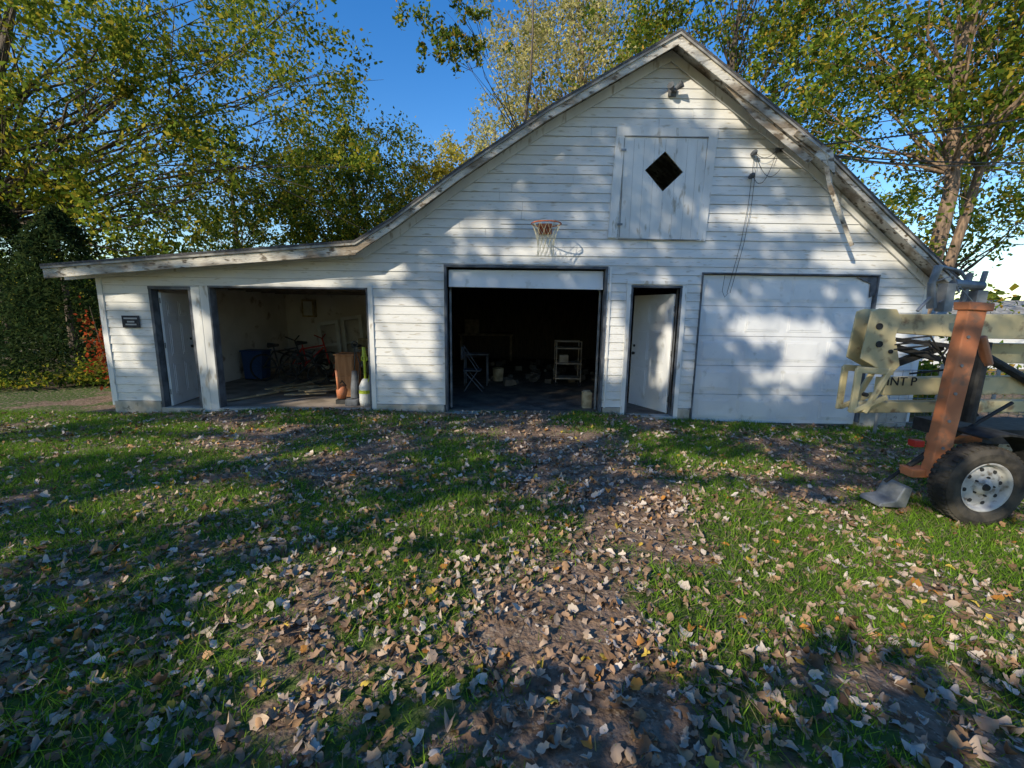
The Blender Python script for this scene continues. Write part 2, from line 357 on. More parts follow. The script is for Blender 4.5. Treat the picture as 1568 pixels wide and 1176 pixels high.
def panel_door(name,hinge,end,h,z0=-.02):
    hx,hy=hinge; ex,ey=end; L=math.hypot(ex-hx,ey-hy); a=math.atan2(ey-hy,ex-hx)
    mb=MB(); Rm=Matrix.Rotation(a,3,'Z'); c=Vector((hx,hy,z0))
    def ob(x0,x1,y0,y1,za,zb,m=mb):
        m.obox(c+Rm@Vector(((x0+x1)/2,(y0+y1)/2,(za+zb)/2)),(x1-x0,y1-y0,zb-za),Rm)
    ob(0,L,-.018,.018,0,h)
    for s in(-1,1):
        for (za,zb) in((.2,.72),(.86,1.42),(1.54,h-.14)):
            for (xa,xb) in((.12,L/2-.05),(L/2+.05,L-.12)):
                ob(xa,xb,*(sorted((s*.017,s*.023))),za,zb); ob(xa+.03,xb-.03,*(sorted((s*.022,s*.029))),za+.03,zb-.03)
    d=mb.obj(name,'door',B,bevel=.004)
    k=MB(); 
    for s in(-1,1):
        k.tube([c+Rm@Vector((L-.07,0,.98)),c+Rm@Vector((L-.07,s*.05,.98))],[.02,.03],10)
        k.tube([c+Rm@Vector((L-.07,0,1.12)),c+Rm@Vector((L-.07,s*.03,1.12))],.025,10)
    k.obj(name+'_knob','black',B)
    hg=MB()
    for z in(.2,1.0,1.75): hg.tube([c+Vector((0,0,z)),c+Vector((0,0,z+.09))],.012,6)
    hg.obj(name+'_hinges','grey',B)
panel_door('open_entry_door',(2.70,.10),(2.27,.92),2.04,z0=-.04)
panel_door('open_shed_door',(-5.90,.08),(-6.02,.85),1.93)

# fixtures
s=empty('warning_sign'); q=MB(); q.box(-6.48,-6.19,-.034,-.028,1.32,1.52); q.obj('sign_plate','signm',s)
q=MB()
for z,w in((1.475,.11),(1.42,.06),(1.375,.09)): q.box(-6.335-w,-6.335+w,-.037,-.035,z-.012,z+.012)
q.obj('sign_letters','signw',s)
h=empty('basketball_hoop')
q=MB(); q.box(.38,.60,-.06,-.03,2.90,3.06); q.tube([(.40,-.05,3.0),(.44,-.14,3.0)],.012,6); q.tube([(.58,-.05,3.0),(.54,-.14,3.0)],.012,6); q.ring((.49,-.33,3.0),.225,.010,'Z',28,6); q.tube([(.40,-.05,2.93),(.45,-.16,2.995)],.008,5); q.tube([(.58,-.05,2.93),(.53,-.16,2.995)],.008,5); q.obj('rim','rust',h)
q=MB(); nn=12; lev=[(3.0,.225),(2.88,.17),(2.76,.135),(2.64,.12),(2.53,.13)]
for i in range(nn):
    for sgn in(-1,1):
        pts=[]
        for k,(z,r) in enumerate(lev):
            a=2*math.pi*(i+sgn*.5*k)/nn; pts.append((.49+r*math.cos(a),-.33+r*math.sin(a),z+random.uniform(-.006,.006)))
        q.tube(pts,.003,4)
q.obj('net','net',h)
s=empty('flood_light'); q=MB(); q.box(2.31,2.43,-.06,-.03,4.93,5.05); q.tube([(2.37,-.05,4.99),(2.37,-.12,5.0)],.022,8)
q.tube([(2.35,-.10,5.0),(2.29,-.18,5.02)],[.025,.05],10); q.tube([(2.39,-.10,5.0),(2.47,-.18,5.04)],[.025,.05],10); q.obj('lamp_heads','jamb',s)
s=empty('service_cable'); q=MB()
for z in(4.13,3.80): q.tube([(3.68,-.03,z),(3.68,-.10,z),(3.68,-.14,z+.02)],[.03,.042,.025],8)
q.box(4.02,4.08,-.07,-.03,4.16,4.22)
q.obj('insulators','jamb',s)
q=MB()
def sag(a,b_,d,n=14): 
    a=Vector(a);b_=Vector(b_); return [a.lerp(b_,i/n)+Vector((0,0,-d*4*(i/n)*(1-i/n))) for i in range(n+1)]
q.tube(sag((3.68,-.12,4.13),(4.05,-.06,4.2),.1),.004,5); q.tube(sag((3.68,-.12,3.8),(4.05,-.06,4.2),.28),.004,5)
q.tube(sag((3.70,-.12,4.1),(4.1,-.1,3.9),.2),.004,5)
for dx in(0,.05): q.tube([(3.70+dx,-.06,4.1),(3.69+dx,-.05,3.4),(3.63+dx,-.05,2.8),(3.52+dx,-.05,2.2),(3.48+dx,-.06,2.02)],.004,5)
q.tube([(3.50,-.06,2.02),(3.44,-.08,1.95),(3.40,-.06,2.05),(3.42,-.06,2.3)],.004,5)
q.tube(sag((4.07,-.06,4.18),(22,6,7.2),.5,24),.013,5); q.tube(sag((4.07,-.06,4.2),(22,9,8.2),.6,24),.013,5)
q.tube(sag((4.07,-.06,4.2),(22,3,8.6),.4,24),.012,5)
q.obj('cables','black',s)

# ---------------------------------------------------------------- clutter inside
placed=empty
def bicycle(nm,bx,by,k,col,lean=0):
    s=placed(nm); q=MB()
    def W(x,y,z): return (bx+x*k,by+y*k+lean*z,z*k)
    for cx in(0,.78):
        q.tube([W(cx+.25*math.cos(a),0,.27+.25*math.sin(a)) for a in [2*math.pi*i/22 for i in range(22)]],.02*k,6,closed=True)
        for i in range(7):
            a=math.pi*i/7; q.tube([W(cx-.24*math.cos(a),0,.27-.24*math.sin(a)),W(cx+.24*math.cos(a),0,.27+.24*math.sin(a))],.003,3)
    q.tube([W(.12,0,.70),W(.32,0,.71)],[.05*k,.025*k],8)
    q.obj('wheels_and_saddle','black',s); q=MB()
    for a,b_ in (((0,0,.27),(.3,0,.28)),((0,0,.27),(.22,0,.6)),((.3,0,.28),(.22,0,.68)),((.3,0,.28),(.66,0,.62)),((.22,0,.58),(.66,0,.66)),((.78,0,.27),(.64,0,.8))): q.tube([W(*a),W(*b_)],.016*k,6)
    q.tube([W(.60,-.25,.88),W(.64,0,.80),W(.60,.25,.88)],.013*k,6); q.tube([W(.3,-.12,.22),W(.3,.12,.34)],.012*k,5)
    q.obj('frame',col,s)
bicycle('bicycle',-5.75,2.6,1.2,'black'); bicycle('bicycle.001',-5.05,2.3,.85,'black',.1); bicycle('bicycle.002',-4.2,3.6,1.1,'grey',.1); bicycle('bicycle.003',-5.5,3.4,1.2,'red',.05)
for nm,x,y,w,hh in(('window_frame',-5.35,4.7,.6,1.35),('window_frame.001',-4.75,4.9,.6,1.5),('window_frame.002',-4.1,5.1,.8,1.2)):
    s=placed(nm); q=MB(); Rm=Matrix.Rotation(rad(-12),3,'X')@Matrix.Rotation(rad(-8),3,'Y')
    c=Vector((x,y,0))
    for (a0,a1,b0,b1) in((0,.09,0,hh),(w-.09,w,0,hh),(.09,w-.09,0,.10),(.09,w-.09,hh-.10,hh),(.09,w-.09,hh/2-.03,hh/2+.03)):
        q.obox(c+Rm@Vector(((a0+a1)/2,0,(b0+b1)/2)),(a1-a0,.04,b1-b0),Rm)
    q.obj('sash','plastic',s)
s=placed('wall_cabinet'); q=MB(); q.box(-6.1,-5.75,5.3,5.49,1.45,1.95); q.obj('case','tan',s,bevel=.01); q=MB(); q.box(-6.05,-5.8,5.285,5.3,1.5,1.9); q.obj('door_panel','plastic',s)
s=placed('framed_picture'); q=MB(); q.box(-4.3,-4.0,5.46,5.49,1.5,1.9); q.obj('frame','tan',s); q=MB(); q.box(-4.26,-4.04,5.452,5.46,1.54,1.86); q.obj('picture','ply',s)
s=placed('plywood_cabinet'); q=MB(); q.box(-3.4,-3.05,.95,1.35,0,.80); q.box(-3.42,-3.03,.93,1.37,.80,.83); q.obj('case','ply',s,bevel=.008); q=MB(); q.box(-3.38,-3.07,.94,.95,.05,.40); q.box(-3.38,-3.07,.94,.95,.43,.78); q.obj('doors','ply',s,bevel=.004)
s=placed('garden_sprayer'); q=MB(); q.tube([(-2.62,.35,-.03),(-2.62,.35,.05),(-2.62,.35,.33),(-2.62,.35,.42),(-2.62,.35,.46)],[.10,.115,.11,.07,.04],16); q.obj('tank','plastic',s,True)
q=MB(); q.tube([(-2.62,.35,.46),(-2.62,.35,.85)],.022,8); q.tube([(-2.62,.35,.85),(-2.63,.36,1.02)],[.04,.03],8); q.ring((-2.62,.35,.82),.05,.012,'Y',14,6); q.tube([(-2.56,.32,.4),(-2.48,.28,.7),(-2.47,.3,1.0)],.010,6); q.tube([(-2.62,.35,.2),(-2.62,.35,.26)],.117,16); q.obj('pump_handle','lime',s)
s=placed('upright_vacuum'); q=MB(); q.box(-2.98,-2.76,.28,.5,-.03,.08); q.tube([(-2.86,.44,.08),(-2.86,.48,.3),(-2.86,.5,.58)],[.07,.075,.05],10); q.obj('base_and_body','jamb',s,bevel=.01); q=MB(); q.tube([(-2.86,.5,.56),(-2.86,.56,1.0)],.014,6); q.ring((-2.86,.57,1.05),.05,.013,'Y',12,6); q.tube([(-2.80,.46,.3),(-2.76,.5,.7),(-2.84,.55,.9)],.012,6); q.obj('handle_and_hose','black',s)
s=placed('leaf_blower'); q=MB(); q.tube([(-3.12,.5,.08),(-3.10,.48,.22),(-3.10,.48,.32)],[.08,.10,.05],12); q.tube([(-3.14,.46,.15),(-3.12,.33,.6)],[.035,.025],8); q.obj('body','orange',s,True); q=MB(); q.tube([(-3.16,.48,.3),(-3.08,.45,.4),(-3.02,.48,.3)],.012,6); q.box(-3.2,-3.02,.42,.56,-.03,.05); q.obj('handle','black',s)
s=placed('propane_cylinder'); q=MB(); q.tube([(-2.6,.75,-.03),(-2.6,.75,.04),(-2.6,.75,.30),(-2.6,.75,.38)],[.10,.13,.13,.06],16); q.ring((-2.6,.75,.42),.07,.012,'Z',14,5); q.obj('tank','grey',s)
s=placed('blue_bin'); q=MB(); q.prism([(-6.4,0),(-6.0,0),(-5.95,.65),(-6.45,.65)],2.9,3.3); q.box(-6.47,-5.93,2.87,3.33,.65,.69); q.obj('tub','blue',s,bevel=.02)
s=placed('toy_tricycle'); q=MB(); q.ring((-4.15,2.6,.15),.14,.03,'Y',18,6); q.ring((-3.7,2.5,.1),.09,.025,'Y',14,6); q.ring((-3.7,2.8,.1),.09,.025,'Y',14,6); q.obj('wheels','black',s); q=MB(); q.tube([(-4.15,2.6,.15),(-4.05,2.62,.45)],.018,6); q.tube([(-4.08,2.62,.35),(-3.7,2.65,.12)],.025,6); q.tube([(-4.05,2.45,.47),(-4.05,2.78,.47)],.014,6); q.box(-3.82,-3.62,2.56,2.74,.2,.24); q.obj('body','red',s)
s=placed('scrap_lumber'); q=MB()
for i in range(18):
    a=random.uniform(0,math.pi); L=random.uniform(.4,1.2); x=random.uniform(-5,-3.6); y=random.uniform(.7,3.6); q.obox((x,y,.0+.012*i*.5+.0),(L,.08,.02),Matrix.Rotation(a*.5,3,'Z'))
q.obj('boards','tan',s)
s=placed('storage_boxes'); q=MB()
for i in range(9):
    x=-3.9+(i%3)*.45+random.uniform(-.05,.05); y=4.3+random.uniform(-.2,.3); z=(i//3)*.32-.02; q.obox((x,y,z+.15),(.4,.35,.29),Matrix.Rotation(random.uniform(-.2,.2),3,'Z'))
q.obj('cartons','tan',s,bevel=.01)
s=placed('wheelbarrow'); q=MB(); q.prism([(-5.6,.35),(-5.2,.3),(-5.05,.6),(-5.75,.6)],3.9,4.4); q.obj('tray','grey',s); q=MB(); q.ring((-5.0,4.15,.18),.16,.04,'Y',18,6); q.tube([(-5.0,4.0,.18),(-6.2,3.9,.6)],.02,6); q.tube([(-5.0,4.3,.18),(-6.2,4.4,.6)],.02,6); q.tube([(-5.6,4.0,.4),(-5.6,4.0,0)],.018,5); q.tube([(-5.6,4.3,.4),(-5.6,4.3,0)],.018,5); q.obj('frame_and_wheel','black',s)
s=placed('garden_tools'); q=MB()
for i in range(5):
    x=-3.3+i*.16; q.tube([(x,5.1,-.02),(x+.05,5.42,1.45)],.015,6); q.box(x-.07,x+.09,5.02,5.1,-.02,.12)
q.obj('handles','ply',s)
s=placed('utility_cart'); q=MB(); x0,x1,y0,y1=1.0,1.6,2.6,3.05
for z in(.15,.5,.85): q.box(x0,x1,y0,y1,z,z+.03); 
for x in(x0+.015,x1-.015):
    for y in(y0+.015,y1-.015): q.tube([(x,y,.08),(x,y,1.02)],.013,6)
q.tube([(x0,y0+.02,1.02),(x1,y0+.02,1.02)],.012,6); q.tube([(x0,y1-.02,1.02),(x1,y1-.02,1.02)],.012,6); q.box(x0+.1,x0+.3,y0+.1,y0+.3,.53,.7); q.obj('shelves','floor',s)
q=MB()
for x in(x0+.03,x1-.03):
    for y in(y0+.03,y1-.03): q.ring((x,y,.04),.03,.014,'Y',10,5)
q.obj('casters','black',s)
s=placed('folding_chair'); q=MB()
for y in(1.6,2.0): q.tube([(-1.0,y,.02),(-.72,y,.45),(-1.05,y,.95)],.012,6); q.tube([(-.62,y,.02),(-1.0,y,.45)],.012,6)
q.box(-1.02,-.66,1.62,1.98,.44,.46); q.box(-1.06,-1.03,1.62,1.98,.7,.92); q.obj('frame','jamb',s)
s=placed('small_table'); q=MB(); q.box(-1.15,-.55,2.6,3.0,.68,.71)
for x in(-1.12,-.6):
    for y in(2.63,2.96): q.box(x,x+.03,y,y+.03,-.03,.68)
q.obj('top_and_legs','jamb',s)
s=placed('paint_bucket'); q=MB(); q.tube([(-.35,3.4,-.03),(-.35,3.4,.28)],[.12,.14],18); q.ring((-.35,3.4,.28),.14,.01,'Z',18,5); q.obj('pail','tan',s)
s=placed('cardboard_box'); q=MB(); q.box(1.28,1.44,.35,.52,-.03,.26); q.box(1.30,1.42,.37,.50,.26,.28); q.obj('carton','tan',s,bevel=.005)
s=placed('workbench'); q=MB(); q.box(-1.9,.0,7.8,8.6,.85,.92); 
for x in(-1.85,-.1): q.box(x,x+.08,7.85,8.5,-.03,.85)
q.box(-1.7,-1.2,8.0,8.5,.92,1.4); q.obj('bench','joist',s)
s=placed('debris_pile'); q=MB()
for i in range(50):
    x=random.uniform(-.8,3.2); y=random.uniform(2.6,7.5); L=random.uniform(.06,.24); q.obox((x,y,L*.3),(L,L*.8,L*.7),Matrix.Rotation(random.uniform(0,3),3,'Z')@Matrix.Rotation(random.uniform(-.4,.4),3,'X'))
q.obj('boxes_and_scraps','floord',s)

# ---------------------------------------------------------------- towable boom lift
L=empty('towable_boom_lift')
def PX(px,py): return (3.33+(px-1305)*.0062, 1.70-(py-478)*.0064+(px-1305)*.00009)
cr=MB()
cr.prism([PX(1345,480),(7.2,1.735),(7.2,1.47),PX(1470,516),PX(1352,508)],-3.08,-2.94)
pl=((1308,476),(1320,472),(1346,473),(1356,490),(1350,512),(1364,556),(1352,572),(1322,556),(1302,546))
cr.prism([PX(*p) for p in pl],-3.105,-3.085); cr.prism([PX(*p) for p in pl],-2.935,-2.915)
cr.prism([PX(1350,576),(7.2,1.17),(7.2,.985),PX(1350,602)],-3.07,-2.95)
cr.prism([PX(1320,613),(7.2,.92),(7.2,.80),PX(1310,630)],-3.06,-2.96)
def bar(mb,a,b_,w,y0,y1):
    a=Vector((*PX(*a),)); b_=Vector((*PX(*b_),)); d=(b_-a).normalized(); n=Vector((-d.y,d.x))*w/2
    mb.prism([tuple(a+n),tuple(b_+n),tuple(b_-n),tuple(a-n)],y0,y1)
for yy in((-3.11,-3.08),(-2.94,-2.91)):
    bar(cr,(1303,560),(1302,628),.06,*yy); bar(cr,(1300,562),(1355,566),.06,yy[0]-.002,yy[1]-.002); bar(cr,(1352,560),(1320,628),.05,yy[0]-.004,yy[1]-.004); bar(cr,(1303,625),(1352,604),.05,yy[0]-.006,yy[1]-.006)
cr.prism([PX(1505,525),PX(1700,528),PX(1700,560),PX(1520,556)],-2.86,-2.75)
cr.obj('cream_booms','cream',L,bevel=.008)
dk=MB()
for c in((1322,498),(1326,524),(1345,535),(1318,600)):
    x,z=PX(*c); dk.tube([(x,-3.118,z),(x,-3.08,z)],.03 if c[1]<530 else .02,14)
bar(dk,(1350,525),(1440,548),.05,-3.02,-2.95); bar(dk,(1365,560),(1445,530),.06,-2.99,-2.93); bar(dk,(1360,518),(1470,530),.04,-3.05,-3.0)
for k_ in range(3):
    o_=k_*7
    dk.tube([(PX(1350,520)[0],-3.10,PX(1350,518+o_)[1]),(PX(1400,512)[0],-3.12,PX(1400,512+o_)[1]),(PX(1440+o_,560)[0],-3.12,PX(1440,560)[1]),(PX(1380,568)[0],-3.11,PX(1380,568)[1])],.009,6)
    dk.tube([(PX(1440,500)[0],-3.15,PX(1440,500)[1]),(PX(1415+o_,540)[0],-3.17,PX(1420,540)[1]),(PX(1445+o_,600)[0],-3.17,PX(1450,600)[1]),(PX(1490,630)[0],-3.15,PX(1480,630)[1])],.009,6)
dk.tube([(4.24,-3.30,1.45),(4.18,-3.34,.72)],.05,12); dk.tube([(4.5,-3.1,1.3),(5.0,-3.1,1.05)],.04,10)
dk.box(4.4,6.9,-3.15,-2.6,.46,.60)
dk.tube([(3.60,-3.25,.10),(3.9,-3.3,.42),(4.6,-3.3,.90)],.016,8)
dk.tube([(3.75,-3.3,.28),(4.0,-3.4,.55)],.024,8)
dk.obj('hydraulics_and_chassis','black',L)
gy=MB()
gy.tube([(4.0,-3.0,1.75),(3.96,-3.0,1.98),(4.0,-3.0,2.14)],[.04,.03,.035],10); gy.tube([(4.0,-3.0,2.14),(4.23,-2.98,2.10),(4.36,-2.98,1.96)],.016,8)
gy.tube([(4.16,-3.0,1.98),(4.44,-3.0,1.96)],.045,12); gy.tube([(4.28,-3.0,1.8),(4.31,-3.0,2.08)],.025,8); gy.box(4.06,4.14,-3.06,-2.96,1.72,1.98); gy.box(4.36,4.46,-3.05,-2.95,1.72,1.92); gy.tube([(3.94,-3.03,1.85),(3.84,-3.03,1.72)],.016,6)
gy.tube([(4.43,-3,1.96),(4.45,-3.,2.1)],.022,8)
gy.tube([(4.04,-3.02,1.8),(4.18,-3.05,1.95),(4.34,-3.05,1.8)],.008,5); gy.tube([(3.98,-3.02,2.0),(4.10,-3.05,2.05),(4.18,-3.05,1.9)],.008,5)
gy.obj('actuator_parts','grey',L,bevel=.004)
og=MB()
og.prism([(3.90,1.80),(4.06,1.79),(3.97,.20),(3.82,.22)],-3.44,-3.34)
og.prism([(3.87,1.80),(4.09,1.79),(4.09,1.72),(3.88,1.73)],-3.46,-3.32)
og.box(3.70,3.98,-3.40,-3.26,.20,.28); og.box(3.96,4.4,-3.3,-3.2,.50,.58)
og.tube([(4.14,-3.35,1.5),(4.25,-3.35,1.25)],.04,8)
og.obj('outrigger_leg','orange',L,bevel=.008)
bb=MB()
for z in(.5,.75,1.0,1.25,1.5):
    x=3.885+.055*(z-.3)/1.5; bb.tube([(x,-3.45,z),(x,-3.435,z)],.014,6)
bb.obj('leg_bolts','grey',L)
ft=MB(); ft.prism([(3.48,-.11),(3.74,-.12),(3.78,.08),(3.70,.09),(3.64,-.05),(3.50,-.07)],-3.36,-3.12); ft.obj('jack_foot','grey',L,bevel=.01)
WC=(4.17,-3.52)
fe=MB(); wc=(WC[0],WC[1],.25)
pts=[]
for i in range(13):
    a=rad(150-i*12); pts.append((wc[0]+.08+.47*math.cos(a),wc[2]+.44*math.sin(a)))
for i in range(12):
    a0,a1=pts[i],pts[i+1]; b0=(wc[0]+(a0[0]-wc[0])*.96,wc[2]+(a0[1]-wc[2])*.96); b1=(wc[0]+(a1[0]-wc[0])*.96,wc[2]+(a1[1]-wc[2])*.96)
    if i>2: fe.prism([a0,a1,b1,b0],WC[1]-.12,WC[1]+.17)
fe.obj('fender','black',L)
tl=MB(); tl.box(3.72,3.81,-3.36,-3.28,.48,.54); tl.tube([(4.5,WC[1]-.16,.66),(4.5,WC[1]-.14,.70)],.025,10); tl.obj('tail_lights','red',L,bevel=.006)
for k,(xc,yc) in enumerate((WC,(5.8,-2.35))):
    c=(xc,yc,gh(xc,yc)+.368)
    t=MB(); t.lathe([(.215,.085),(.25,.10),(.31,.105),(.35,.085),(.362,.03),(.362,-.03),(.35,-.085),(.31,-.105),(.25,-.10),(.218,-.08),(.215,.085)],c,44)
    for i in range(44):
        a=2*math.pi*i/44; 
        for sy in(-1,1): t.obox((c[0]+.358*math.cos(a),c[1]+sy*.05,c[2]+.358*math.sin(a)),(.022,.05,.03),Matrix.Rotation(-a,3,'Y'))
    t.obj('tyre_%d'%k,'tyre',L,False)
    r=MB(); r.lathe([(.226,-.088),(.218,-.092),(.20,-.07),(.195,-.03),(.16,-.045),(.11,-.06),(.075,-.045),(.065,-.075),(.0,-.078)],c,40); r.obj('steel_rim_%d'%k,'steel',L,True)
    hl=MB()
    for i in range(8):
        a=2*math.pi*i/8+.2; x,z=c[0]+.155*math.cos(a),c[2]+.155*math.sin(a); hl.tube([(x,yc-.051,z),(x,yc-.03,z)],.018,12)
    for i in range(5):
        a=2*math.pi*i/5; x,z=c[0]+.088*math.cos(a),c[2]+.088*math.sin(a); hl.tube([(x,yc-.07,z),(x,yc-.04,z)],.009,6)
    hl.tube([(c[0],yc-.095,c[2]),(c[0],yc-.07,c[2])],[.025,.035],12)
    hl.tube([(c[0],yc-.02,c[2]),(c[0],yc+.3,c[2])],.035,8)
    hl.obj('hub_details_%d'%k,'black',L)
tx=bpy.data.curves.new('boom_lettering','FONT'); tx.body='INT P'; tx.size=.12; tx.extrude=.002; to=bpy.data.objects.new('boom_lettering',tx); COL.objects.link(to)
to.rotation_euler=(rad(90),0,0); to.location=(3.62,-3.074,1.01); to.parent=L; tx.materials.append(M['black'])

s=empty('wire_fence'); q=MB()
for i in range(5):
    x=5.85+i*.9; q.tube([(x,-.5,-.25),(x,-.5,.95)],.025,6)
for z in(.0,.2,.4,.6,.85): q.tube([(5.85,-.5,z),(9.4,-.5,z)],.005,4)
for i in range(24): q.tube([(5.85+i*.15,-.5,0),(5.85+i*.15,-.5,.85)],.003,3)
q.obj('posts_and_wires','grey',s)
s=empty('neighbour_shed'); q=MB(); q.box(15.2,26,9,15,-.2,1.7); q.obj('walls','siding',s)
q=MB(); q.add([(14.9,8.7,1.65),(26.3,8.7,1.65),(26.3,15.3,1.65),(14.9,15.3,1.65),(14.9,12,2.5),(26.3,12,2.5)],[(0,1,5,4),(2,3,4,5),(0,4,3),(1,2,5),(0,3,2,1)]); q.obj('roof','edge',s)

# ---------------------------------------------------------------- foliage
def leaves(name,C,size,cols,parent,aspect=.55,mat='leaf'):
    n=len(C); u=rng.normal(size=(n,3)); u/=np.linalg.norm(u,axis=1)[:,None]
    w=rng.normal(size=(n,3)); w-=u*(w*u).sum(1)[:,None]; w/=np.linalg.norm(w,axis=1)[:,None]
    s=(size*rng.uniform(.6,1.3,n))[:,None]*.5
    nrm=np.cross(u,w)
    V=np.empty((n,4,3)); V[:,0]=C-u*s; V[:,1]=C+w*s*aspect+nrm*s*.15; V[:,2]=C+u*s; V[:,3]=C-w*s*aspect+nrm*s*.15
    F=np.arange(n*4).reshape(n,4)
    return np_mesh(name,V.reshape(-1,3),F,mat,parent,np.repeat(cols,4,axis=0))
def palette(n,pal,var=.25):
    w=np.array([p[1] for p in pal]); w=w/w.sum(); idx=rng.choice(len(pal),n,p=w)
    c=np.array([p[0] for p in pal])[idx]; return c*rng.uniform(1-var,1+var,(n,1))
G1=[((.25,.27,.03),3),((.15,.20,.025),3),((.40,.32,.04),2.0),((.08,.13,.02),2.4)]
DARK=[((.10,.14,.02),4),((.17,.19,.025),3),((.34,.27,.03),1.9),((.05,.08,.015),2.8)]
YEL=[((.50,.38,.06),3),((.38,.32,.05),3),((.22,.22,.04),2)]
PALE=[((.55,.47,.22),3),((.42,.38,.14),3),((.26,.26,.07),2)]
RGT=[((.12,.19,.025),4),((.20,.24,.035),3),((.40,.33,.04),1.9),((.42,.25,.05),.6),((.07,.10,.02),2.6)]
RED=[((.34,.06,.02),3),((.24,.05,.02),2.4),((.20,.15,.04),1.5)]
CED=[((.02,.04,.015),3),((.035,.055,.02),3),((.05,.07,.02),1)]
def wob(a,b_,n,amp,r):
    a=Vector(a);b_=Vector(b_); L=(b_-a).length; pts=[]
    for i in range(n+1):
        t=i/n; p=a.lerp(b_,t)
        if 0<i: p=p+Vector((r.uniform(-1,1),r.uniform(-1,1),r.uniform(-.6,.6)))*amp*L
        pts.append(p)
    return pts
def tree(name,base,H,r0,cc,rr,nclump,nleaf,size,pal,seed,sig=.6,bark='bark',first=.3,extra=(),shell=.5,trunk_top=None,drop=0):
    r=random.Random(seed); P_=empty(name); mb=MB()
    base=Vector(base); top=Vector(trunk_top) if trunk_top else Vector((cc[0],cc[1],base.z+H*.92))
    tp=wob(base,top,8,.015,r); tp[0]=base-Vector((0,0,.3))
    mb.tube(tp,[r0*(1.25 if i==0 else 1)*(1-.85*i/8) for i in range(9)],10)
    cl=[]
    while len(cl)<nclump:
        d=Vector((r.gauss(0,1),r.gauss(0,1),r.gauss(0,1))).normalized()*(r.uniform(shell,1) if r.random()<.8 else r.uniform(.2,1))
        k=1+.28*noise.noise(d*1.7+Vector((seed,0,0)))
        cl.append(Vector(cc)+Vector((d.x*rr[0],d.y*rr[1],d.z*rr[2]))*k)
    cl+= [Vector(e) for e in extra]
    for i,c in enumerate(cl):
        if i%2==0 or i>=nclump:
            t=min(.93,max(first,((c.z-base.z)/H-.22))); k=t*8; j=int(k); st=tp[j].lerp(tp[min(j+1,8)],k-j)
            m=wob(st,c,4,.05,r); rb=r0*(1-.8*t)*.34
            mb.tube(m,[rb,rb*.7,rb*.45,rb*.25,.010],5,cap=False)
            for q_ in range(2):
                e=c+Vector((r.gauss(0,1),r.gauss(0,1),r.gauss(0,1)))*sig*1.2; mb.tube([m[3],e],[rb*.2+.005,.005],4,cap=False)
    mb.obj('trunk_and_limbs',bark,P_,True)
    per=max(1,nleaf//len(cl)); Cs=[];Co=[]
    for c in cl:
        k=int(per*r.uniform(.4,1.6)); s_=sig*r.uniform(.6,1.3)
        ns=max(1,k//28); sub=rng.normal(size=(ns,3))*np.array([1,1,.75])*s_
        pts=sub[rng.integers(0,ns,k)]+rng.normal(size=(k,3))*s_*.28
        Cs.append(pts+np.array(c)); Co.append(palette(k,pal)*r.uniform(.65,1.25))
    C=np.concatenate(Cs); Co=np.concatenate(Co)
    keep=(C[:,2]>.2)&~((C[:,1]<9.6)&(C[:,0]>-7.4)&(C[:,0]<7.2)&(C[:,2]<6))
    leaves('crown',C[keep],size,np.clip(Co[keep],0,.8),P_)
    return P_
tree('maple_tree',(-20.5,8.5,-.2),17,.30,(-13.5,8.5,9.0),(8,5,6.6),150,44000,.17,G1,1,sig=.75,trunk_top=(-15,8.5,15))
tree('maple_tree.001',(-24,4,-.2),14,.3,(-20.5,6,6),(5,5,5),50,11000,.18,G1,2,sig=.8)
tree('hackberry_tree',(-9.2,19,-.2),13,.22,(-9.2,18.5,7.4),(4.6,4,4.6),110,32000,.19,DARK,3,sig=.7,shell=.6)
tree('hackberry_tree.001',(-15.5,18,-.2),11,.22,(-15.5,17.5,5.5),(5,4,4.5),50,13000,.22,DARK,13,sig=.8,shell=.6)
tree('hackberry_tree.002',(-4.4,21,-.2),12,.2,(-4.4,21,7.7),(3.4,3,4.0),55,14000,.2,YEL,4,sig=.65)
tree('cottonwood_tree',(3.5,17,-.2),21,.30,(3.2,17,12.8),(5.4,4,7.5),130,31000,.18,PALE,5,sig=.75,bark='barkpale')
tree('cottonwood_tree.001',(-1.5,24,-.2),16,.22,(-1.5,24,10),(3.4,3,5),50,11000,.2,PALE,6,sig=.7,bark='barkpale')
tree('pecan_tree',(-.4,11.5,-.2),17,.14,(-2.3,9.0,11.2),(1.4,1.0,1.5),11,1900,.16,RGT,16,sig=.38,first=.6,trunk_top=(.6,11,14))
tree('walnut_tree',(9.2,12,-.2),18,.28,(8.8,12,12),(6,4,6.5),120,32000,.18,RGT,7,sig=.75)
tree('walnut_tree.001',(12.6,6.5,-.2),17,.26,(12.2,6.5,11.5),(5,4,5.6),80,18000,.17,RGT,8,sig=.65,first=.4,trunk_top=(13.2,6.5,15),bark='barkpale')
tree('walnut_tree.002',(12.9,6.9,-.2),15,.18,(15.5,7.5,10.5),(4.4,4,5.5),60,12000,.17,RGT,9,sig=.65,first=.45,trunk_top=(16,7.5,14),bark='barkpale')
tree('elm_tree',(24,17,-.2),12,.3,(24,17,7.5),(5,5,5),45,8000,.25,G1,10,sig=.9)
P_=empty('distant_treeline'); Cs=[];Co=[]
for i in range(150):
    a=rad(-78+156*i/149); d=random.uniform(42,60)
    x,y=d*math.sin(a),-7+d*math.cos(a); hh=random.uniform(3.5,8.0) if a<0.2 else random.uniform(1.5,3.4)
    k=130; p=rng.normal(size=(k,3))*np.array([2.8,2.2,hh*.3])+np.array([x,y,hh*.5]); Cs.append(p); Co.append(palette(k,DARK if i%3 else G1)*random.uniform(.7,1.2))
